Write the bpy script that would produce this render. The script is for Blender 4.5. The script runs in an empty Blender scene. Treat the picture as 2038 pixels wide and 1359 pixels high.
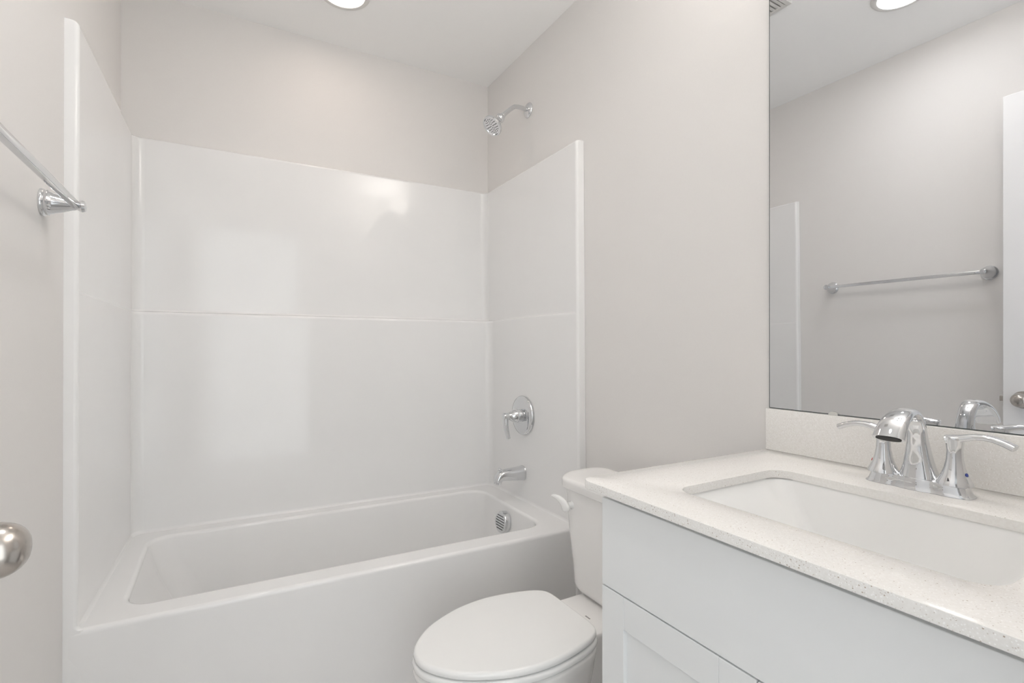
import bpy, bmesh, math, random
from mathutils import Vector, Matrix
PI = math.pi
S = bpy.context.scene
COL = S.collection

# ------------------------------------------------------------------ camera
YAW = 0.5237
cam_d = bpy.data.cameras.new('camera')
cam = bpy.data.objects.new('camera', cam_d); COL.objects.link(cam)
cam.location = (0, 0, 1.085); cam.rotation_euler = (PI/2, 0, -YAW)
cam_d.sensor_width = 36; cam_d.lens = 997.77/2038*36; cam_d.shift_y = 11.94/2038
cam_d.clip_start = 0.02
S.camera = cam

# ------------------------------------------------------------------ light
S.view_settings.view_transform = 'Standard'; S.view_settings.look = 'None'
S.view_settings.exposure = 0.335; S.view_settings.gamma = 1; S.view_settings.use_curve_mapping = False
S.cycles.max_bounces = 14; S.cycles.diffuse_bounces = 8; S.cycles.glossy_bounces = 8
S.cycles.use_denoising = True
world = bpy.data.worlds.new('world'); S.world = world; world.use_nodes = True
world.node_tree.nodes['Background'].inputs[0].default_value = (0.85, 0.92, 1.0, 1)
world.node_tree.nodes['Background'].inputs[1].default_value = 0.2
def area(name, loc, rot, sx, sy, power, col):
    l = bpy.data.lights.new(name, 'AREA'); l.shape = 'RECTANGLE'; l.size = sx; l.size_y = sy; l.energy = power; l.color = col
    o = bpy.data.objects.new(name, l); COL.objects.link(o); o.location = loc; o.rotation_euler = rot
    return o
# unseen light panel added in the hall, as daylight through the open doorway
area('hall_daylight_fill', (0.10, -0.95, 1.16), (PI/2, 0, 0), 1.9, 2.3, 19.5, (0.93, 0.98, 1.0))
WARM, TUB_LAMP = (1.0, 0.83, 0.72), 12.5      # lens over the tub
NEUTRAL, ROOM_LAMP = (1.0, 0.99, 0.98), 47.0    # lens in the middle of the room
VANITY_WATTS = 2.5       # each of the three added up-facing vanity lamps

# ------------------------------------------------------------------ layout
XL, XR = -0.328, 1.196
FZ, CZ = -0.03, 2.44
def BACK(x): return 2.3486 - 0.0214*x
def FRONT(x): return 1.563 - 0.0336*x        # tub flange line
CT = 0.8316                                   # counter top

# ------------------------------------------------------------------ materials
def M(name, col, rough=0.5, metal=0.0, coat=0.0, spec=0.5, bump=None, ior=None):
    m = bpy.data.materials.new(name); m.use_nodes = True
    n = m.node_tree; b = n.nodes['Principled BSDF']
    b.inputs['Base Color'].default_value = (*col, 1); b.inputs['Roughness'].default_value = rough
    b.inputs['Metallic'].default_value = metal; b.inputs['Specular IOR Level'].default_value = spec
    b.inputs['Coat Weight'].default_value = coat; b.inputs['Coat Roughness'].default_value = 0.03
    if ior: b.inputs['IOR'].default_value = ior
    tc = n.nodes.new('ShaderNodeTexCoord')
    # faint procedural variation so nothing is a dead flat colour
    nz = n.nodes.new('ShaderNodeTexNoise'); nz.inputs['Scale'].default_value = bump[0] if bump else 6
    nz.inputs['Detail'].default_value = 4
    n.links.new(tc.outputs['Object'], nz.inputs['Vector'])
    mx = n.nodes.new('ShaderNodeMix'); mx.data_type = 'RGBA'
    mx.inputs['A'].default_value = (*[c*0.985 for c in col], 1); mx.inputs['B'].default_value = (*[min(1, c*1.015) for c in col], 1)
    n.links.new(nz.outputs['Fac'], mx.inputs['Factor']); n.links.new(mx.outputs['Result'], b.inputs['Base Color'])
    if bump:
        bp = n.nodes.new('ShaderNodeBump'); bp.inputs['Strength'].default_value = bump[1]; bp.inputs['Distance'].default_value = 0.001
        n.links.new(nz.outputs['Fac'], bp.inputs['Height']); n.links.new(bp.outputs['Normal'], b.inputs['Normal'])
    return m
wall_m   = M('wall_paint', (0.780, 0.764, 0.750), 0.55, spec=0.3, bump=(220, 0.06))
ceil_m   = M('ceiling_paint', (0.945, 0.945, 0.94), 0.8, spec=0.2, bump=(220, 0.06))
floor_m  = M('vinyl_floor', (0.60, 0.58, 0.565), 0.4, bump=(30, 0.05))
acryl_m  = M('white_acrylic', (0.848, 0.847, 0.845), 0.08, spec=0.5)
porc_m   = M('porcelain', (0.865, 0.855, 0.843), 0.07, spec=0.5)
seat_m   = M('white_seat_plastic', (0.87, 0.872, 0.865), 0.12, spec=0.5)
sink_m   = M('sink_porcelain', (0.87, 0.872, 0.865), 0.06, spec=0.5)
cab_m    = M('cabinet_paint', (0.82, 0.835, 0.84), 0.38, spec=0.4)
door_m   = M('door_paint', (0.85, 0.85, 0.86), 0.4, spec=0.4)
chrome_m = M('chrome', (0.74, 0.75, 0.765), 0.04, metal=1.0)
nickel_m = M('satin_nickel', (0.54, 0.505, 0.47), 0.22, metal=1.0)
mirror_m = M('mirror_silver', (0.755, 0.765, 0.78), 0.0, metal=1.0)
edge_m   = M('mirror_dark_edge', (0.10, 0.12, 0.12), 0.12, metal=0.6)
dark_m   = M('dark_recess', (0.03, 0.03, 0.03), 0.6)
mark_m   = M('grey_print', (0.30, 0.29, 0.29), 0.5)
red_m    = M('red_enamel', (0.65, 0.04, 0.04), 0.2)
blue_m   = M('blue_enamel', (0.02, 0.05, 0.35), 0.2)
clear_m  = M('clip_plastic', (0.62, 0.62, 0.60), 0.15)
vent_m   = M('vent_plastic', (0.66, 0.65, 0.63), 0.4)
vent_back_m = M('vent_shadow_grey', (0.48, 0.48, 0.46), 0.6)
trim_m   = M('lamp_trim', (0.74, 0.73, 0.71), 0.4)
def emis(name, col, power):
    m = bpy.data.materials.new(name); m.use_nodes = True; n = m.node_tree
    b = n.nodes['Principled BSDF']; b.inputs['Base Color'].default_value = (0.8, 0.8, 0.8, 1)
    b.inputs['Emission Color'].default_value = (*col, 1); b.inputs['Emission Strength'].default_value = power
    return m
warm_lens_m = emis('lit_lens_warm', WARM, TUB_LAMP)
neutral_lens_m = emis('lit_lens_neutral', NEUTRAL, ROOM_LAMP)
shade_m = M('white_metal_shade', (0.80, 0.80, 0.79), 0.4)
def quartz():
    m = bpy.data.materials.new('speckled_quartz'); m.use_nodes = True; n = m.node_tree; L = n.links.new
    b = n.nodes['Principled BSDF']; b.inputs['Roughness'].default_value = 0.13; b.inputs['Specular IOR Level'].default_value = 0.5
    tc = n.nodes.new('ShaderNodeTexCoord'); col = None
    base = (0.87, 0.86, 0.84, 1)
    prev = None
    nz = n.nodes.new('ShaderNodeTexNoise'); nz.inputs['Scale'].default_value = 260; nz.inputs['Detail'].default_value = 3
    L(tc.outputs['Object'], nz.inputs['Vector'])
    r0 = n.nodes.new('ShaderNodeMapRange'); r0.inputs[1].default_value = 0.35; r0.inputs[2].default_value = 0.65
    L(nz.outputs['Fac'], r0.inputs[0])
    m0 = n.nodes.new('ShaderNodeMix'); m0.data_type = 'RGBA'; m0.inputs['A'].default_value = (0.83, 0.815, 0.79, 1); m0.inputs['B'].default_value = base
    L(r0.outputs[0], m0.inputs['Factor']); prev = m0.outputs['Result']
    for sc, thr, keep, c in ((370, 0.25, 0.82, (0.66, 0.62, 0.58, 1)), (260, 0.21, 0.92, (0.46, 0.39, 0.33, 1)), (380, 0.30, 0.70, (0.96, 0.955, 0.945, 1))):
        v = n.nodes.new('ShaderNodeTexVoronoi'); v.inputs['Scale'].default_value = sc; L(tc.outputs['Object'], v.inputs['Vector'])
        lt = n.nodes.new('ShaderNodeMath'); lt.operation = 'LESS_THAN'; lt.inputs[1].default_value = thr; L(v.outputs['Distance'], lt.inputs[0])
        sp = n.nodes.new('ShaderNodeSeparateColor'); L(v.outputs['Color'], sp.inputs[0])
        gt = n.nodes.new('ShaderNodeMath'); gt.operation = 'GREATER_THAN'; gt.inputs[1].default_value = keep; L(sp.outputs[0], gt.inputs[0])
        mu = n.nodes.new('ShaderNodeMath'); mu.operation = 'MULTIPLY'; L(lt.outputs[0], mu.inputs[0]); L(gt.outputs[0], mu.inputs[1])
        mx = n.nodes.new('ShaderNodeMix'); mx.data_type = 'RGBA'; mx.inputs['B'].default_value = c
        L(mu.outputs[0], mx.inputs['Factor']); L(prev, mx.inputs['A']); prev = mx.outputs['Result']
    L(prev, b.inputs['Base Color'])
    return m
quartz_m = quartz()

# ------------------------------------------------------------------ helpers
def thing(name, label, cat, loc, group=None):
    o = bpy.data.objects.new(name, None); COL.objects.link(o); o.location = loc; o.empty_display_size = 0.05
    o['label'] = label; o['category'] = cat
    if group: o['group'] = group
    return o
def wloc(p):
    v = Vector((0, 0, 0))
    while p is not None:
        v += p.location; p = p.parent
    return v
def obj(name, bm, mat, parent=None, smooth=True, auto=40, origin=None, wn=False):
    """link bm (built in world coordinates) as one mesh object"""
    bmesh.ops.recalc_face_normals(bm, faces=bm.faces)
    if origin is None: origin = wloc(parent) if parent else Vector((0, 0, 0))
    origin = Vector(origin)
    me = bpy.data.meshes.new(name)
    for v in bm.verts: v.co -= origin
    bm.to_mesh(me); bm.free()
    me.materials.append(mat)
    o = bpy.data.objects.new(name, me); COL.objects.link(o)
    if parent: o.parent = parent; o.location = origin - wloc(parent)
    else: o.location = origin
    if smooth:
        for p in me.polygons: p.use_smooth = True
        me.set_sharp_from_angle(angle=math.radians(auto))
    if wn:
        md = o.modifiers.new('weighted_normals', 'WEIGHTED_NORMAL'); md.keep_sharp = True; md.weight = 100
    return o
def tag(o, label, cat, group=None):
    o['label'] = label; o['category'] = cat
    if group: o['group'] = group
    return o
def struct(name, bm, mat, smooth=False, parent=None):
    o = obj(name, bm, mat, parent, smooth)
    if parent is None: o['kind'] = 'structure'
    return o
def box(bm, lo, hi, bev=0.0, seg=3):
    lo, hi = Vector(lo), Vector(hi)
    r = bmesh.ops.create_cube(bm, size=1)
    for v in r['verts']: v.co = Vector(((v.co.x+.5)*(hi.x-lo.x)+lo.x, (v.co.y+.5)*(hi.y-lo.y)+lo.y, (v.co.z+.5)*(hi.z-lo.z)+lo.z))
    if bev > 0:
        es = set()
        for v in r['verts']: es.update(v.link_edges)
        bmesh.ops.bevel(bm, geom=list(es), offset=bev, segments=seg, profile=0.5, affect='EDGES')
    return bm
def newbox(lo, hi, bev=0.0, seg=3): return box(bmesh.new(), lo, hi, bev, seg)
def prism(bm, pts, z0, z1):
    a = [bm.verts.new((x, y, z0)) for x, y in pts]; b = [bm.verts.new((x, y, z1)) for x, y in pts]
    n = len(pts)
    for i in range(n): bm.faces.new((a[i], a[(i+1) % n], b[(i+1) % n], b[i]))
    bm.faces.new(a[::-1]); bm.faces.new(b)
    return bm
def loft(bm, rings, cap0=True, cap1=True, closed=True):
    vs = [[bm.verts.new(p) for p in r] for r in rings]
    n = len(vs[0])
    for i in range(len(vs)-1):
        for j in range(n if closed else n-1):
            a, b, c, d = vs[i][j], vs[i][(j+1) % n], vs[i+1][(j+1) % n], vs[i+1][j]
            try: bm.faces.new((a, b, c, d))
            except ValueError: pass
    if closed and cap0: bm.faces.new(vs[0][::-1])
    if closed and cap1: bm.faces.new(vs[-1])
    return vs
def frame(d):
    d = Vector(d).normalized()
    up = Vector((0, 0, 1)) if abs(d.z) < 0.95 else Vector((1, 0, 0))
    a = d.cross(up).normalized(); b = a.cross(d).normalized()
    return a, b
def lathe(bm, base, axis, prof, n=32, cap0=True, cap1=True):
    """prof: list of (distance along axis, radius)"""
    base = Vector(base); axis = Vector(axis).normalized(); a, b = frame(axis)
    rings = [[base + axis*h + (a*math.cos(2*PI*k/n) + b*math.sin(2*PI*k/n))*max(r, 1e-5) for k in range(n)] for h, r in prof]
    loft(bm, rings, cap0, cap1); return bm
def sweep(bm, pts, secs, side, n=24, power=2.0):
    """pts path; secs [(half width along side, half thickness)]; side = fixed width direction"""
    pts = [Vector(p) for p in pts]; side = Vector(side).normalized(); rings = []
    for i, p in enumerate(pts):
        t = (pts[min(i+1, len(pts)-1)] - pts[max(i-1, 0)]).normalized()
        nrm = side.cross(t).normalized(); sd = t.cross(nrm).normalized()
        w, h = secs[i]; ring = []
        for k in range(n):
            c, s = math.cos(2*PI*k/n), math.sin(2*PI*k/n)
            cc = math.copysign(abs(c)**(2/power), c); ss = math.copysign(abs(s)**(2/power), s)
            ring.append(p + sd*w*cc + nrm*h*ss)
        rings.append(ring)
    loft(bm, rings); return bm
def spline(P, m=6):
    """Catmull-Rom through tuples"""
    out = []; P = [tuple(p) for p in P]
    for i in range(len(P)-1):
        p0 = P[max(i-1, 0)]; p1 = P[i]; p2 = P[i+1]; p3 = P[min(i+2, len(P)-1)]
        for k in range(m):
            t = k/m
            out.append(tuple(0.5*((2*b) + (-a+c)*t + (2*a-5*b+4*c-d)*t*t + (-a+3*b-3*c+d)*t**3) for a, b, c, d in zip(p0, p1, p2, p3)))
    out.append(P[-1]); return out
def fillet_poly(P, seg=8, closed=True):
    """P: [(x,y,r)] -> list of (x,y), same count for the same number of corners"""
    out = []; n = len(P)
    for i in range(n):
        x, y, r = P[i]
        if not closed and i in (0, n-1): out.append((x, y)); continue
        p = Vector((x, y)); a = Vector(P[i-1][:2]); b = Vector(P[(i+1) % n][:2])
        u = (a-p).normalized(); v = (b-p).normalized()
        ang = u.angle(v); r = max(r, 1e-4)
        d = min(r/math.tan(ang/2), (a-p).length*0.49, (b-p).length*0.49); r = d*math.tan(ang/2)
        c = p + (u+v).normalized()*(r/math.sin(ang/2))
        s = p+u*d-c; e = p+v*d-c; tot = s.angle(e)
        for k in range(seg+1):
            t = k/seg
            w = (s*math.sin((1-t)*tot) + e*math.sin(t*tot))/math.sin(tot)
            out.append((c.x+w.x, c.y+w.y))
    return out
def rrect(x0, x1, y0, y1, r, seg=8): return fillet_poly([(x0, y0, r), (x1, y0, r), (x1, y1, r), (x0, y1, r)], seg)

# ------------------------------------------------------------------ setting
struct('floor', newbox((-1.6, -2.2, FZ-0.1), (XR+0.9, 2.7, FZ)), floor_m)
struct('ceiling', newbox((-1.6, -2.2, CZ), (XR+0.9, 2.7, CZ+0.1)), ceil_m)
struct('wall_left', newbox((XL-0.12, -0.17, FZ), (XL, 2.6, CZ)), wall_m)
struct('wall_right', newbox((XR, -0.17, FZ), (XR+0.12, 2.6, CZ)), wall_m)
struct('wall_back', prism(bmesh.new(), [(XL, BACK(XL)), (XR, BACK(XR)), (XR, 2.6), (XL, 2.6)], FZ, CZ), wall_m)
bm = bmesh.new()
box(bm, (XL, -0.17, FZ), (-0.305, -0.06, CZ)); box(bm, (0.485, -0.17, FZ), (XR, -0.06, CZ)); box(bm, (-0.305, -0.17, 2.075), (0.485, -0.06, CZ))
struct('wall_front', bm, wall_m)
# hall beyond the doorway (behind the camera)
struct('wall_hall_back', newbox((-1.6, -1.8, FZ), (XR+0.9, -1.7, CZ)), wall_m)
struct('wall_hall_left', newbox((-1.6, -1.7, FZ), (-1.5, -0.17, CZ)), wall_m)
struct('wall_hall_right', newbox((XR+0.8, -1.7, FZ), (XR+0.9, -0.17, CZ)), wall_m)
bm = bmesh.new()                                       # door casing on the jamb
box(bm, (-0.305, -0.18, FZ), (-0.285, -0.05, 2.055)); box(bm, (0.465, -0.18, FZ), (0.485, -0.05, 2.055)); box(bm, (-0.305, -0.18, 2.055), (0.485, -0.05, 2.075))
struct('trim_1', bm, door_m)
struct('baseboard_right', newbox((XR-0.014, 0.80, FZ), (XR, 1.49, FZ+0.09), 0.003), door_m)
struct('baseboard_left', newbox((XL, 0.0, FZ), (XL+0.014, 1.53, FZ+0.09), 0.003), door_m)

# ------------------------------------------------------------------ open door
d1 = struct('door_1', newbox((-0.264, -0.04, FZ+0.012), (-0.229, 0.728, 2.052), 0.002, 2), door_m)
KY, KZ = 0.670, 0.888
bm = bmesh.new()
lathe(bm, (-0.229, KY, KZ), (1, 0, 0), [(0, 0.0325), (0.004, 0.0325), (0.007, 0.030), (0.008, 0.014), (0.022, 0.0125)], 40)
kp = obj('knob_rose', bm, nickel_m, d1, origin=(-0.229, KY, KZ))
bm = bmesh.new()
prof = [(0.018, 0.012)] + [(0.020+0.044*(0.5-0.5*math.cos(PI*k/16)), max(0.0, 0.0268*math.sin(PI*(0.10+0.90*k/16))**0.75)) for k in range(17)]
lathe(bm, (-0.229, KY, KZ), (1, 0, 0), prof, 48)
obj('door_knob', bm, nickel_m, d1, origin=(-0.229, KY, KZ))
obj('latch_plate', newbox((-0.258, 0.727, KZ-0.028), (-0.235, 0.7295, KZ+0.028)), nickel_m, d1, smooth=False)
obj('latch_bolt', newbox((-0.254, 0.728, KZ-0.010), (-0.239, 0.741, KZ+0.010), 0.002), nickel_m, d1, smooth=False)

# ------------------------------------------------------------------ tub and surround
YBU = lambda x: 2.3136 - 0.0214*x
YBL = lambda x: 2.2500 - 0.0350*x
fl, fr = FRONT(XL), FRONT(XR)
def prof_panel(xlf, xlb, xrb, xrf, yb, r, off=0.0):
    return fillet_poly([(XL+0.0001, fl, 0), (xlf+off, fl, 0.010), (xlb+off, yb(xlb)-off, r), (xrb-off, yb(xrb)-off, r), (xrf-off, fr, 0.010), (XR-0.0006, fr, 0)], 10, closed=False)
U = prof_panel(-0.3006, -0.287, 1.168, 1.160, YBU, 0.034)
Lo = prof_panel(-0.3006, -0.283, 1.152, 1.160, YBL, 0.034)
Lc = prof_panel(-0.3006, -0.283, 1.152, 1.160, YBL, 0.034, 0.014)
e = 0.0008
W = fillet_poly([(XL+0.0006, fl, 0), (XL+e, fl+0.004, 0.001), (XL+e, BACK(XL)-e, 0.001), (XR-e, BACK(XR)-e, 0.001), (XR-e, fr+0.004, 0.001), (XR-0.0006, fr, 0)], 10, closed=False)
levels = []      # (z, profile A, profile B, t)
TR, SH, TOP = 0.408, 1.217, 1.8745
for k in range(6):
    a = PI/2*k/5; levels.append((TR-0.002+0.014*(1-math.cos(a)), Lc, Lo, math.sin(a)))
for z in (0.6, 0.8, 1.0): levels.append((z, Lo, Lo, 0))
r = 0.013
for k in range(7):
    a = PI/2*k/6; levels.append((SH-r+r*math.sin(a), Lo, U, r*(1-math.cos(a))/0.064))
for k in range(6):
    a = PI/2*k/5; levels.append((SH+0.003+0.010*(1-math.cos(a)), Lo, U, 1-0.16*(1-math.sin(a))))
for z in (1.4, 1.6): levels.append((z, U, U, 0))
r = 0.011
for k in range(7):
    a = PI/2*k/6; levels.append((TOP-r+r*math.sin(a), U, W, r*(1-math.cos(a))/0.036))
levels.append((TOP+0.001, U, W, 1.0))
rings = []
for z, A, B, t in levels:
    ring = []
    for (ax, ay), (bx, by) in zip(A, B):
        x = ax+(bx-ax)*t; y = ay+(by-ay)*t
        w = min(1, max(0, (2.15-y)/0.6)); y -= 0.021*(1-z/TOP)*w
        ring.append(Vector((x, y, z)))
    rings.append(ring)
sur = thing('tub_shower_unit', 'white acrylic bathtub with shower surround panels filling the alcove', 'bathtub', (0.43, 1.9, FZ))
N = len(U)
# column ranges: left side (flange..fillet end), back, right
cl = 11 + 11 + 1; cr = N - cl - 1
# seams sit on the straight back run just past each corner fillet
def cols(a, b):
    bm = bmesh.new(); loft(bm, [rg[a:b+1] for rg in rings], closed=False); return bm
def add_seam(rg, i, dx): pass
def side(a, b, f0, f1):
    bm = cols(a, b)
    loft(bm, [[Vector((p.x, p.y if z > 0.39 else fl-(fl-p.y), z)) for p in rings[0][f0:f1+1]] if z > 0.39 else
              [Vector((Lc[i][0], Lc[i][1]-0.021*(1-z/TOP)*min(1, max(0, (2.15-Lc[i][1])/0.6)), z)) for i in range(f0, f1+1)] for z in (FZ+0.001, 0.1, 0.25, 0.39, TR-0.002)], closed=False)
    bmesh.ops.remove_doubles(bm, verts=bm.verts, dist=0.0003)
    return bm
o1 = obj('side_panel', side(0, cl-1, 0, 8), acryl_m, sur, auto=60, wn=True); o1['label'] = 'left panel'
obj('back_panel', cols(cl-1, cr+1), acryl_m, sur, auto=60, wn=True)
o2 = obj('side_panel', side(cr+1, N-1, N-9, N-1), acryl_m, sur, auto=60, wn=True); o2['label'] = 'right panel under the shower head'
# tub
def tubring(x0, x1, yf0, yf1, yb0, yb1, r, z, seg=10):
    return [Vector((x, y, z)) for x, y in fillet_poly([(x0, yf0, r), (x1, yf1, r), (x1, yb1, r), (x0, yb0, r)], seg)]
AF = lambda x: 1.5430 - 0.0336*x
def outer(z, dy, dx=0.0):
    dy += 0.021*z/TOP
    return tubring(XL+0.0003+dx, XR-0.0003-dx, AF(XL)+dy, AF(XR)+dy, 2.335, 2.31, 0.003, z)
bx0, bx1 = -0.221, 1.062
def inner(z, d, dxl, dxr, dyf=None, r=0.05):
    if dyf is None: dyf = d
    return tubring(bx0+dxl, bx1-dxr, 1.640-0.036*bx0*1+dyf-0.008, 1.640-0.036*bx1+dyf, 2.186-d-0.0*bx0, 2.150-d, r, z)
rings = [outer(FZ, 0.004), outer(0.2, 0.003), outer(TR-0.06, 0.0), outer(TR-0.014, 0.0)]
for k in range(1, 7):
    a = PI/2*k/6; rings.append(outer(TR-0.012+0.012*math.sin(a), 0.012*(1-math.cos(a))))
for k in range(7):
    a = PI/2*k/6; rr = 0.012; q = rr*math.sin(a)
    rings.append(inner(TR-rr*(1-math.cos(a)), q-rr, q-rr, q-rr, r=0.075))
DEP = 0.075
rings.append(inner(TR-0.018, 0.0006, 0.0012, 0.0008, r=0.075))
rings.append(inner(0.30, 0.010, 0.030, 0.012, r=0.075))
rings.append(inner(0.20, 0.018, 0.078, 0.024, r=0.08))
rings.append(inner(DEP+0.05, 0.028, 0.125, 0.036, r=0.08))
for k in range(1, 7):
    a = PI/2*k/6; q = 0.05*(1-math.cos(a)); rings.append(inner(DEP+0.05-0.05*math.sin(a), 0.028+q, 0.125+q, 0.036+q, r=0.08))
bm = bmesh.new(); loft(bm, rings, cap0=False)
obj('tub', bm, acryl_m, sur, auto=50, wn=True)
# overflow plate on the drain end wall
oc = Vector((1.0480, 1.879, 0.3375))
ax = Vector((-1, -0.03, 0.10)).normalized()
bm = bmesh.new(); lathe(bm, oc-ax*0.004, ax, [(0, 0.0455), (0.022, 0.0455), (0.0255, 0.0435), (0.0265, 0.040), (0.0265, 0.0)], 48, cap1=False)
ov = obj('overflow_plate', bm, chrome_m, sur, origin=oc)
a_, b_ = frame(ax)
bm = bmesh.new()
for k in range(6):
    h = -0.0270+0.0108*k; wd = math.sqrt(max(0, 0.0375**2-h*h))*0.90
    c = oc + ax*0.0227 + b_*h
    vs = [c + a_*sx*wd + b_*sy*0.0014 + ax*sz for sz in (-0.001, 0.0006) for sx, sy in ((-1, -1), (1, -1), (1, 1), (-1, 1))]
    vv = [bm.verts.new(v) for v in vs]
    for f in ((0, 1, 2, 3), (4, 5, 6, 7), (0, 1, 5, 4), (1, 2, 6, 5), (2, 3, 7, 6), (3, 0, 4, 7)): bm.faces.new([vv[i] for i in f])
obj('slots', bm, dark_m, ov, smooth=False)
bm = bmesh.new(); lathe(bm, (0.90, 1.87, DEP+0.001), (0, 0, 1), [(0, 0.032), (0.003, 0.030), (0.004, 0.020), (0.001, 0.0)], 32, cap1=False)
obj('drain', bm, chrome_m, sur)

# ------------------------------------------------------------------ shower head
SY = 1.922
sh = thing('shower_fixture', 'chrome shower head on a bent arm, high on the pinkish wall above the surround', 'shower head', (XR, SY, 2.155))
bm = bmesh.new(); lathe(bm, (XR-0.0005, SY, 2.155), (-1, 0, 0), [(0, 0.034), (0.002, 0.034), (0.006, 0.031), (0.012, 0.020), (0.014, 0.0125)], 40)
obj('wall_flange', bm, chrome_m, sh)
arm = spline([(1.19, SY, 2.156), (1.160, SY, 2.1575), (1.128, SY, 2.155), (1.106, SY, 2.141), (1.082, SY, 2.119), (1.064, SY, 2.101)], 5)
bm = bmesh.new(); sweep(bm, arm, [(0.0098, 0.0098)]*len(arm), (0, 1, 0), 20)
obj('shower_arm', bm, chrome_m, sh)
hd = Vector((-0.68, -0.10, -0.72)).normalized(); hb = Vector((1.066, SY, 2.103))
bm = bmesh.new(); lathe(bm, hb, hd, [(0, 0.011), (0.004, 0.0135), (0.008, 0.0135), (0.010, 0.012), (0.014, 0.0170), (0.020, 0.0205), (0.027, 0.0215), (0.034, 0.0190), (0.038, 0.0155)], 32)
obj('swivel_ball', bm, chrome_m, sh)
bm = bmesh.new(); lathe(bm, hb, hd, [(0.036, 0.0160), (0.046, 0.0180), (0.060, 0.0230), (0.070, 0.030), (0.076, 0.0400), (0.081, 0.0450), (0.087, 0.0465), (0.092, 0.0440), (0.092, 0.039), (0.089, 0.037), (0.089, 0.0)], 40, cap1=False)
hs = obj('spray_head', bm, chrome_m, sh)
a_, b_ = frame(hd); bm = bmesh.new()
for rr, nn in ((0.030, 16), (0.023, 12), (0.015, 8), (0.007, 4)):
    for k in range(nn):
        t = 2*PI*k/nn; c = hb + hd*0.088 + (a_*math.cos(t)+b_*math.sin(t))*rr
        lathe(bm, c, hd, [(0, 0.0017), (0.0035, 0.0012)], 8)
obj('spray_nozzles', bm, dark_m, hs)

# ------------------------------------------------------------------ shower valve
VX = 1.1530
va = thing('shower_valve', 'round chrome shower valve with a downward lever on the tub end wall', 'valve', (VX, 1.898, 0.785))
bm = bmesh.new(); lathe(bm, (VX, 1.898, 0.785), (-1, 0, 0), [(0, 0.087), (0.005, 0.087), (0.010, 0.083), (0.013, 0.070), (0.014, 0.045), (0.017, 0.030), (0.017, 0)], 64, cap1=False)
obj('escutcheon', bm, chrome_m, va)
bm = bmesh.new(); lathe(bm, (VX-0.010, 1.898, 0.785), (-1, 0, 0), [(0, 0.027), (0.020, 0.026), (0.022, 0.030), (0.034, 0.031), (0.050, 0.022), (0.060, 0.0165), (0.072, 0.0150), (0.084, 0.0155), (0.090, 0.0130), (0.092, 0.0)], 36, cap1=False)
obj('valve_hub', bm, chrome_m, va)
lev = spline([(1.066, 1.898, 0.799), (1.064, 1.898, 0.782), (1.064, 1.898, 0.762), (1.066, 1.898, 0.738), (1.071, 1.898, 0.714), (1.078, 1.898, 0.690)], 4)
bm = bmesh.new(); sweep(bm, lev, [(0.0135, 0.0105-0.0025*i/(len(lev)-1)) for i in range(len(lev))], (0, 1, 0), 20, 2.6)
obj('lever_handle', bm, chrome_m, va)

# ------------------------------------------------------------------ tub spout
sp = thing('tub_spout', 'chrome tub spout with pull knob, above the drain end of the tub', 'tub spout', (1.157, 1.905, 0.53))
path = spline([(1.1545, 1.905, 0.5290), (1.140, 1.905, 0.5290), (1.110, 1.905, 0.5295), (1.080, 1.905, 0.5305), (1.056, 1.905, 0.5300), (1.040, 1.905, 0.5240), (1.031, 1.905, 0.5120), (1.028, 1.905, 0.4960)], 4)
bm = bmesh.new()
sec = []
for i in range(len(path)):
    t = i/(len(path)-1)
    hh = 0.0335*(1-t)**1.0 + 0.0150*t if t < 0.6 else 0.0224+(0.0145-0.0224)*(t-0.6)/0.4
    sec.append((0.031*(1-t)+0.018*t, hh))
sweep(bm, path, sec, (0, 1, 0), 28, 2.5)
obj('spout_body', bm, chrome_m, sp)
bm = bmesh.new(); lathe(bm, (1.037, 1.905, 0.5400), (0, 0, 1), [(0, 0.006), (0.004, 0.006), (0.005, 0.0035), (0.013, 0.0035), (0.016, 0.008), (0.019, 0.0095), (0.022, 0.008), (0.023, 0)], 20, cap1=False)
obj('diverter_knob', bm, chrome_m, sp)

# ------------------------------------------------------------------ towel bar
tb = thing('towel_bar', 'long chrome towel bar on the left wall, between the door and the tub', 'towel bar', (XL, 1.10, 1.385))
for y in (1.400, 0.795):
    bm = bmesh.new()
    lathe(bm, (XL+0.0003, y, 1.389), (1, 0, 0), [(0, 0.0285), (0.003, 0.0290), (0.006, 0.0275), (0.007, 0.0255), (0.011, 0.0265), (0.013, 0.0240), (0.020, 0.0215), (0.035, 0.0165), (0.050, 0.0105), (0.054, 0.0095), (0.057, 0.0085), (0.060, 0.0105), (0.066, 0.0125), (0.071, 0.0105), (0.073, 0.004), (0.073, 0)], 40, cap1=False)
    obj('post', bm, chrome_m, tb)
bm = bmesh.new(); box(bm, (XL+0.0495, 0.797, 1.3820), (XL+0.0635, 1.398, 1.3960), 0.0025, 2)
obj('rail', bm, chrome_m, tb)

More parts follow.
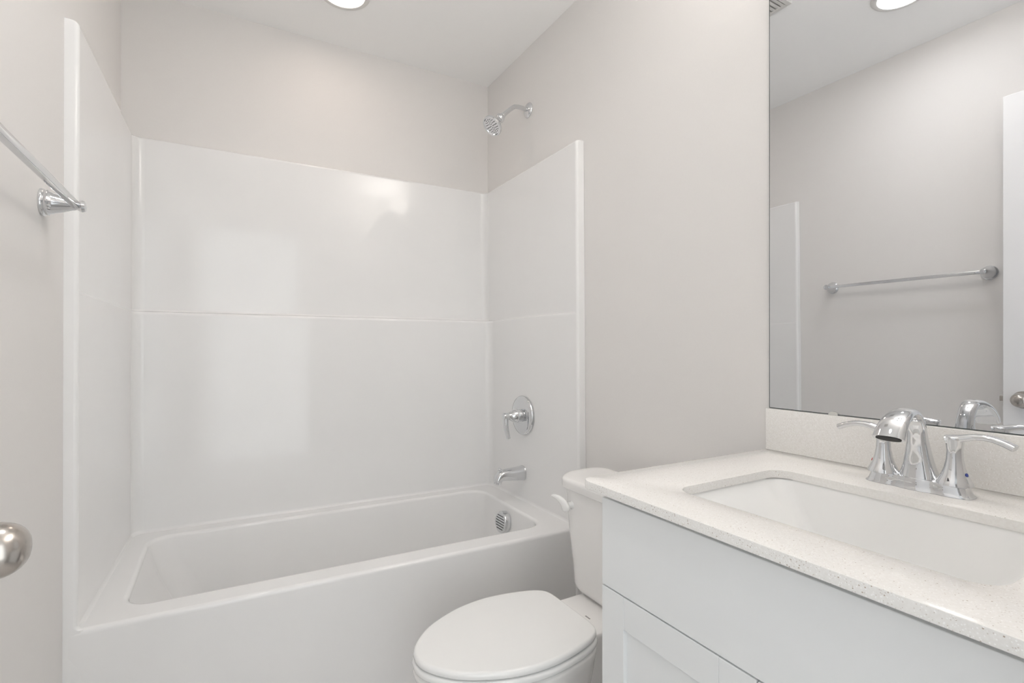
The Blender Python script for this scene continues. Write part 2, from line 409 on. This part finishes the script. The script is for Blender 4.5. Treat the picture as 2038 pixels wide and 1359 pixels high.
# ------------------------------------------------------------------ toilet
AX = 1.115
to = thing('toilet', 'white two-piece toilet with closed lid between the tub and the vanity', 'toilet', (0.85, AX, FZ))
half = [(0.834, 0.0), (0.834, 0.05), (0.8325, 0.090), (0.826, 0.113), (0.810, 0.130), (0.776, 0.1465), (0.709, 0.163), (0.635, 0.1690), (0.5515, 0.1545), (0.467, 0.1155), (0.418, 0.072), (0.3925, 0.032), (0.3865, 0.0)]
h2 = spline(half, 5)
def outline(off=0.0, sc=1.0, cx=0.62, z=0.0, dx=0.0):
    """closed ring of the seat outline, offset outwards by off"""
    L = h2 + [(x, -y) for x, y in h2[-2:0:-1]]
    n = len(L); out = []
    for i in range(n):
        x, y = L[i]; x0, y0 = L[i-1]; x1, y1 = L[(i+1) % n]
        t = Vector((x1-x0, y1-y0)).normalized(); nrm = Vector((-t.y, t.x))*(1 if True else -1)
        c = Vector((x-0.62, y))
        if nrm.dot(c) < 0: nrm = -nrm
        px, py = x+nrm.x*off, y+nrm.y*off
        out.append(Vector((cx+(px-cx)*sc+dx, AX+py*sc, z)))
    return out
def rounded_slab(z0, z1, off, r, bm, dome=0.0):
    rings = []
    for k in range(6):
        a = PI/2*k/5; rings.append(outline(off-r*0.6*(1-math.sin(a)), z=z0+r*0.6*(1-math.cos(a))))
    for k in range(8):
        a = PI/2*k/7; rings.append(outline(off-r*(1-math.cos(a)), z=z1-r+r*math.sin(a)))
    rings.append(outline(off-r, sc=0.85, z=z1+dome*0.5)); rings.append(outline(off-r, sc=0.5, z=z1+dome)); rings.append(outline(off-r, sc=0.15, z=z1+dome*1.1))
    loft(bm, rings); return bm
obj('seat_lid', rounded_slab(0.3525, 0.3700, 0.0005, 0.0095, bmesh.new(), 0.0015), seat_m, to, auto=60)
obj('seat', rounded_slab(0.3335, 0.3505, 0.003, 0.0085, bmesh.new()), seat_m, to, auto=60)
# bowl
bm = bmesh.new(); rings = []
def bowl(z, off, sc, dx): return outline(off, sc=sc, cx=0.70, z=z, dx=dx)
for z, off, sc, dx in ((FZ, 0.0, 0.62, 0.02), (FZ+0.02, 0.0, 0.61, 0.02), (0.05, 0, 0.60, 0.03), (0.11, 0, 0.66, 0.025), (0.17, 0, 0.77, 0.015), (0.22, 0, 0.87, 0.008), (0.265, 0, 0.945, 0.002), (0.30, 0, 0.985, 0.0), (0.322, 0.002, 1, 0), (0.329, 0.0005, 1, 0), (0.3325, -0.006, 1, 0)):
    rings.append(bowl(z, off, sc, dx))
loft(bm, rings)
bw = obj('bowl', bm, porc_m, to, auto=60)
# rear deck that carries the tank, and the foot under it
bm = bmesh.new(); rings = []
def deck(x0, x1, hw, z, r=0.03): return [Vector((x, y, z)) for x, y in rrect(x0, x1, AX+0.008-hw, AX+0.008+hw, r)]
for z, x0, x1, hw in ((FZ, 0.66, 1.05, 0.075), (0.05, 0.68, 1.04, 0.070), (0.16, 0.72, 1.05, 0.072), (0.24, 0.76, 1.09, 0.080), (0.30, 0.79, 1.12, 0.094), (0.322, 0.80, 1.125, 0.099), (0.3315, 0.80, 1.125, 0.098), (0.3345, 0.80, 1.122, 0.094)):
    rings.append(deck(x0, x1, hw, z))
loft(bm, rings)
dk = obj('bowl_deck', bm, porc_m, to, auto=50, wn=True)
mk = obj('maker_mark', newbox((0.8775, 1.092, 0.3340), (0.8815, 1.112, 0.3349)), mark_m, dk, smooth=False)
for s in (-1, 1):
    bm = bmesh.new(); lathe(bm, (0.838, AX+s*0.07, 0.3345), (0, 0, 1), [(0, 0.013), (0.008, 0.013), (0.011, 0.009), (0.011, 0)], 20, cap1=False)
    obj('hinge_cap', bm, seat_m, to)
def tankring(x0, x1, hw, z, rf, rb): return [Vector((x, y, z)) for x, y in fillet_poly([(x0, AX+0.003-hw, rf), (x1, AX+0.003-hw, rb), (x1, AX+0.003+hw, rb), (x0, AX+0.003+hw, rf)], 12)]
bm = bmesh.new(); rings = []
for k in range(6):
    a = PI/2*k/5; q = 0.028*(1-math.sin(a)); rings.append(tankring(0.934+q, 1.125-q*0.5, 0.158+0.006-q, 0.3350+0.028*(1-math.cos(a)), 0.07, 0.04))
for z, x0, hw in ((0.42, 0.934, 0.181), (0.50, 0.933, 0.197), (0.58, 0.934, 0.210), (0.645, 0.936, 0.217)):
    rings.append(tankring(x0, 1.125, hw, z, 0.085, 0.04))
loft(bm, rings); obj('tank', bm, porc_m, to, auto=50, wn=True)
bm = bmesh.new(); rings = []
for z, q in ((0.6445, 0.006), (0.6455, 0.002), (0.648, 0.0), (0.665, 0.0)): rings.append(tankring(0.925+q, 1.132-q, 0.231-q, z, 0.09, 0.045))
for k in range(1, 7):
    a = PI/2*k/6; q = 0.013*(1-math.cos(a)); rings.append(tankring(0.925+q, 1.132-q, 0.231-q, 0.665+0.013*math.sin(a), 0.09, 0.045))
rings.append(tankring(0.965, 1.095, 0.19, 0.6798, 0.06, 0.03))
loft(bm, rings); obj('tank_lid', bm, porc_m, to, auto=50, wn=True)
lp = Vector((0.936, 1.252, 0.598))
bm = bmesh.new(); lathe(bm, lp+Vector((0.004, -0.002, 0)), (-1, 0.25, 0), [(0, 0.013), (0.006, 0.013), (0.008, 0.010), (0.016, 0.009)], 24)
path = spline([(0.9150, 1.249, 0.583), (0.9130, 1.252, 0.594), (0.9105, 1.259, 0.606), (0.9065, 1.272, 0.615), (0.9020, 1.286, 0.6195), (0.8980, 1.300, 0.6210)], 4)
nn = len(path)-1
sweep(bm, path, [(0.0115*(1-0.4*i/nn)*(0.7 if i == 0 else 1), 0.0175*min(1, 0.55+3*i/nn)*(1-0.78*(i/nn)**1.1)) for i in range(nn+1)], (1, 0, 0), 16)
obj('flush_lever', bm, seat_m, to, auto=60)

# ------------------------------------------------------------------ vanity cabinet
VY0, VY1, VF = 0.100, 0.735, 0.620
vc = thing('vanity_cabinet', 'white shaker vanity cabinet with two doors under the quartz countertop', 'cabinet', (0.9, 0.4175, FZ))
bm = bmesh.new()
for lo, hi in (((0.642, VY0, FZ+0.09), (0.660, VY1, CT-0.0165)), ((1.175, VY0, FZ+0.09), (1.19, VY1, CT-0.0165)), ((0.660, VY0, FZ+0.09), (1.175, VY0+0.016, CT-0.0165)), ((0.660, VY1-0.016, FZ+0.09), (1.175, VY1, CT-0.0165)), ((0.660, VY0+0.016, FZ+0.09), (1.175, VY1-0.016, FZ+0.108))):
    box(bm, lo, hi)
box(bm, (0.70, VY0+0.01, FZ), (1.19, VY1-0.01, FZ+0.09))
obj('cabinet_body', bm, cab_m, vc, smooth=False)
ZG = 0.6395
obj('drawer_front', newbox((VF, VY0+0.003, ZG+0.0015), (0.6415, VY1-0.001, 0.8035), 0.0012, 2), cab_m, vc, smooth=False)
def shaker(y0, y1, z0, z1):
    bm = bmesh.new(); st = 0.0585; x1 = 0.6415; g = 0.00025
    box(bm, (VF, y0, z0), (x1, y0+st-g, z1), 0.0010, 2); box(bm, (VF, y1-st+g, z0), (x1, y1, z1), 0.0010, 2)
    box(bm, (VF+0.0002, y0+st, z1-0.0575), (x1, y1-st, z1), 0.0008, 2); box(bm, (VF+0.0002, y0+st, z0), (x1, y1-st, z0+0.0575), 0.0008, 2)
    return bm
for y0, y1 in ((0.4190, VY1-0.001), (VY0+0.003, 0.4160)):
    dr = obj('door', shaker(y0, y1, FZ+0.10, ZG-0.0012), cab_m, vc, smooth=False)
    obj('door_panel', newbox((VF+0.0075, y0+0.055, FZ+0.152), (0.6410, y1-0.055, ZG-0.055)), cab_m, dr, smooth=False)

# ------------------------------------------------------------------ countertop, backsplash
LY = lambda x: 0.788-0.0158*x
bm = bmesh.new()
def cring(q, z, rc=0.020): return [Vector((x, y, z)) for x, y in fillet_poly([(0.600+q, 0.066+q, 0.02), (XR-0.001-q, 0.066+q, 0.004), (XR-0.001-q, LY(1.19)-q, 0.004), (0.600+q, LY(0.6)-q, rc+0.008)], 8)]
def hring(q, z): return [Vector((x, y, z)) for x, y in fillet_poly([(0.701-q, 0.198-q, 0.036), (1.0065+q, 0.198-q, 0.036), (1.0065+q, 0.633+q, 0.036), (0.701-q, 0.633+q, 0.036)], 8)]
ZB = CT-0.0160
rings = [hring(0, ZB), cring(0.0008, ZB), cring(0, ZB+0.0008), cring(0, CT-0.0015), cring(0.0005, CT-0.0004), cring(0.0015, CT), hring(0.0012, CT), hring(0.0003, CT-0.0004), hring(0, CT-0.0015)]
loft(bm, rings, False, False)
vs = bm.verts[:]; n0 = len(rings[0])
bm.verts.ensure_lookup_table()
for j in range(n0): bm.faces.new((bm.verts[(len(rings)-1)*n0+j], bm.verts[(len(rings)-1)*n0+(j+1) % n0], bm.verts[(j+1) % n0], bm.verts[j]))
ct = tag(obj('countertop', bm, quartz_m, None, auto=30, origin=(0.9, 0.4175, ZB)), 'speckled white quartz countertop on the white vanity cabinet', 'countertop')
bs = obj('backsplash', newbox((XR-0.0205, 0.066, CT), (XR-0.0005, 0.768, 0.9335), 0.0012, 2), quartz_m, None, origin=(XR-0.01, 0.4175, CT), auto=30)
tag(bs, 'low speckled quartz backsplash between the countertop and the mirror', 'backsplash')

# ------------------------------------------------------------------ sink
sk = thing('sink', 'white rectangular undermount sink set into the quartz countertop', 'sink', (0.854, 0.4155, 0.68))
bm = bmesh.new()
def sring(q, z, r=0.04, qy=None):
    qy = q if qy is None else qy
    return [Vector((x, y, z)) for x, y in fillet_poly([(0.701-q, 0.198-qy, r), (1.0065+q, 0.198-qy, r), (1.0065+q, 0.633+qy, r), (0.701-q, 0.633+qy, r)], 8)]
zt = ZB-0.0004
rings = [sring(0.022, zt-0.010), sring(0.022, zt), sring(0.003, zt), sring(0.001, zt-0.004), sring(-0.003, zt-0.015, 0.034, -0.008), sring(-0.010, zt-0.055, 0.026, -0.042), sring(-0.018, zt-0.095, 0.022, -0.076), sring(-0.024, zt-0.114, 0.022, -0.094), sring(-0.040, zt-0.125, 0.030, -0.112), sring(-0.065, zt-0.129, 0.035, -0.135), sring(-0.120, zt-0.132, 0.02, -0.180)]
outr = [sring(-0.118, zt-0.142, 0.03), sring(-0.040, zt-0.138, 0.03, -0.09), sring(-0.008, zt-0.122, 0.03, -0.06), sring(0.004, zt-0.07, 0.03, -0.02), sring(0.012, zt-0.02, 0.04)]
loft(bm, (outr[::1] + rings), True, True)
obj('sink_basin', bm, sink_m, sk, auto=60, wn=True)
bm = bmesh.new(); lathe(bm, (0.86, 0.4155, zt-0.1318), (0, 0, 1), [(0, 0.024), (0.002, 0.0225), (0.0025, 0.017), (0.001, 0.0)], 32, cap1=False)
obj('sink_drain', bm, chrome_m, sk)

# ------------------------------------------------------------------ faucet
FX, FY = 1.086, 0.4175
fa = thing('faucet', 'chrome two-handle faucet with arched spout on the vanity countertop', 'faucet', (FX, FY, CT))
def peanut(s, z, n=96):
    out = []
    for k in range(n):
        t = 2*PI*k/n; y = math.sin(t)*0.0800*s; 
        c = math.cos(t); w = 0.0265*(abs(c)**0.42)*s
        w *= 1 - 0.14*math.exp(-((abs(y)/s-0.0285)/0.012)**2)
        out.append(Vector((FX+math.copysign(w, c), FY+y, z)))
    return out
bm = bmesh.new(); loft(bm, [peanut(1.0, CT), peanut(1.0, CT+0.0018), peanut(0.965, CT+0.0035), peanut(0.935, CT+0.007), peanut(0.905, CT+0.013), peanut(0.89, CT+0.0195), peanut(0.875, CT+0.0205)])
obj('base_plate', bm, chrome_m, fa, auto=45)
path = spline([(1.094, FY, CT+0.0185), (1.092, FY, CT+0.040), (1.089, FY, CT+0.065), (1.086, FY, CT+0.090), (1.080, FY, CT+0.115), (1.064, FY, CT+0.1335), (1.040, FY, CT+0.1385), (1.014, FY, CT+0.1320), (0.993, FY, CT+0.1180), (0.979, FY, CT+0.0985)], 4)
keys = [(0.0310, 0.0255), (0.0240, 0.0200), (0.0190, 0.0165), (0.0155, 0.0140), (0.0140, 0.0110), (0.0145, 0.0092), (0.0165, 0.0088), (0.0195, 0.0098), (0.0225, 0.0108), (0.0240, 0.0112)]
sec = spline(keys, 4)
bm = bmesh.new(); sweep(bm, path, sec, (0, 1, 0), 32, 2.3)
so = obj('spout', bm, chrome_m, fa, auto=60)
tdir = (Vector(path[-1])-Vector(path[-2])).normalized()
pe = Vector(path[-1]); bm = bmesh.new(); sweep(bm, [pe-tdir*0.002, pe-tdir*0.0005, pe+tdir*0.0010], [(0.0190, 0.0078)]*3, (0, 1, 0), 32, 2.3)
obj('aerator', bm, dark_m, so)
for s in (1, -1):
    hy = FY + s*0.0535
    h = obj('handle', lathe(bmesh.new(), (FX-0.001, hy, CT+0.0195), (0, 0, 1), [(0, 0.0255), (0.003, 0.0250), (0.008, 0.0225), (0.018, 0.0178), (0.030, 0.0142), (0.044, 0.0118), (0.058, 0.0112), (0.068, 0.0122), (0.076, 0.0137), (0.080, 0.0142), (0.0815, 0.0130), (0.082, 0)], 36, cap1=False), chrome_m, fa, auto=50)
    lv = spline([(FX-0.001, hy-s*0.010, CT+0.0945), (FX-0.001, hy+s*0.008, CT+0.0985), (FX-0.001, hy+s*0.026, CT+0.1035), (FX-0.002, hy+s*0.044, CT+0.1045), (FX-0.003, hy+s*0.061, CT+0.1005), (FX-0.004, hy+s*0.0765, CT+0.0935)], 4)
    bm = bmesh.new(); nn = len(lv)
    sweep(bm, lv, [(0.0125-0.0035*min(1, 2.5*i/nn)+0.002*max(0, 2*i/nn-1), 0.0085-0.0035*min(1, 2.2*i/nn)+0.0008*max(0, 2*i/nn-1)) for i in range(nn)], (1, 0, 0), 20, 2.6)
    obj('lever', bm, chrome_m, h, auto=60)
    bm = bmesh.new(); lathe(bm, (FX-0.004, hy+s*0.0172, CT+0.0195+0.0195), Vector((-0.15, s*1.0, 0.32)), [(0, 0.0032), (0.0006, 0.0030), (0.0008, 0)], 20, cap1=False)
    dot = obj('index_dot', bm, red_m if s > 0 else blue_m, h); dot['label'] = ('red' if s > 0 else 'blue') + ' temperature dot'

# ------------------------------------------------------------------ wall mirror
mi = thing('wall_mirror', 'large frameless wall mirror standing on the quartz backsplash', 'mirror', (XR, 0.417, 0.934))
bm = bmesh.new(); prism(bm, [(XR-0.0070, 0.0665), (XR-0.0070, 0.7660), (XR-0.0015, 0.7660), (XR-0.0015, 0.0665)], 0.9355, 2.02)
obj('mirror_glass', bm, mirror_m, mi, smooth=False)
bm = bmesh.new(); box(bm, (XR-0.0068, 0.7660, 0.9340), (XR-0.001, 0.7676, 2.0215)); box(bm, (XR-0.0068, 0.0649, 0.9340), (XR-0.001, 0.0665, 2.0215))
box(bm, (XR-0.0068, 0.0665, 0.9338), (XR-0.001, 0.7660, 0.9355)); box(bm, (XR-0.0068, 0.0665, 2.02), (XR-0.001, 0.7660, 2.0215))
obj('mirror_edge', bm, edge_m, mi, smooth=False)
for y in (0.6135, 0.2205):
    bm = bmesh.new(); cx = XR-0.0115; rings = []
    for dx in (0.0, 0.0035):
        rings.append([Vector((XR-0.0118+dx, y+0.0095*math.cos(PI*k/14), 0.9337+0.0070*math.sin(PI*k/14)**0.7)) for k in range(15)])
    loft(bm, rings); obj('mirror_clip', bm, clear_m, mi)

# ------------------------------------------------------------------ ceiling lights, fan grille, added vanity light
def downlight(x, y, label, lens_m):
    t = thing('ceiling_light', label, 'ceiling light', (x, y, CZ), 'round ceiling lights')
    bm = bmesh.new(); lathe(bm, (x, y, CZ-0.0002), (0, 0, -1), [(0, 0.098), (0.004, 0.098), (0.009, 0.094), (0.011, 0.086), (0.0095, 0.0775), (0.006, 0.0765)], 64, cap1=False)
    obj('trim_ring', bm, trim_m, t)
    bm = bmesh.new(); lathe(bm, (x, y, CZ-0.006), (0, 0, -1), [(0, 0.0765), (0.001, 0.0765), (0.003, 0.05), (0.0035, 0)], 64, cap1=False)
    obj('lens', bm, lens_m, t)
downlight(0.400, 1.975, 'round lit ceiling light over the bathtub', warm_lens_m)
downlight(0.128, 0.915, 'round lit ceiling light seen only in the mirror', neutral_lens_m)
fv = thing('exhaust_fan_grille', 'square grey fan grille on the ceiling, its corner showing in the mirror', 'vent', (0.59, 1.28, CZ))
bm = bmesh.new()
x0, x1, y0, y1 = 0.457, 0.727, 1.145, 1.415; z0 = CZ-0.016
for a, b in (((x0, y0), (x1, y0+0.018)), ((x0, y1-0.018), (x1, y1)), ((x0, y0+0.018), (x0+0.018, y1-0.018)), ((x1-0.018, y0+0.018), (x1, y1-0.018))):
    box(bm, (a[0], a[1], z0), (b[0], b[1], CZ-0.0003), 0.002, 2)
obj('grille_frame', bm, vent_m, fv, smooth=False)
for k in range(13):
    yy = y0+0.018+(y1-y0-0.036)*(k+0.5)/13
    obj('slat', newbox((x0+0.018, yy-0.006, z0+0.002), (x1-0.018, yy+0.006, z0+0.006)), vent_m, fv, smooth=False)
obj('grille_back', newbox((x0+0.016, y0+0.016, CZ-0.003), (x1-0.016, y1-0.016, CZ-0.0006)), vent_back_m, fv, smooth=False)
vl = thing('added_vanity_light', 'unseen three-shade chrome vanity light, added on the wall above the mirror', 'wall light', (XR, 0.4175, 2.075))
obj('back_plate', newbox((XR-0.025, 0.1175, 2.045), (XR-0.0005, 0.7175, 2.105), 0.004), chrome_m, vl)
for y in (0.2075, 0.4175, 0.6275):
    bm = bmesh.new(); lathe(bm, (XR-0.02, y, 2.075), (-1, 0, 0), [(0, 0.009), (0.085, 0.009)], 16); lathe(bm, (XR-0.105, y, 2.085), (0, 0, -1), [(0, 0.016), (0.03, 0.020)], 20)
    ar = obj('lamp_arm', bm, chrome_m, vl)
    bm = bmesh.new(); lathe(bm, (XR-0.105, y, 2.085), (0, 0, 1), [(0, 0.020), (0.006, 0.036), (0.03, 0.048), (0.075, 0.058), (0.075, 0.056), (0.030, 0.046), (0.008, 0.0)], 28, cap1=False)
    obj('lamp_shade', bm, shade_m, ar)
    l = bpy.data.lights.new('added_vanity_bulb', 'AREA'); l.shape = 'DISK'; l.size = 0.10; l.energy = VANITY_WATTS; l.color = (1.0, 0.95, 0.90)  # unseen uplight, added to bounce light off the ceiling
    lo = bpy.data.objects.new('added_vanity_bulb', l); COL.objects.link(lo); lo.location = (XR-0.105, y, 2.162); lo.rotation_euler = (PI, 0, 0)
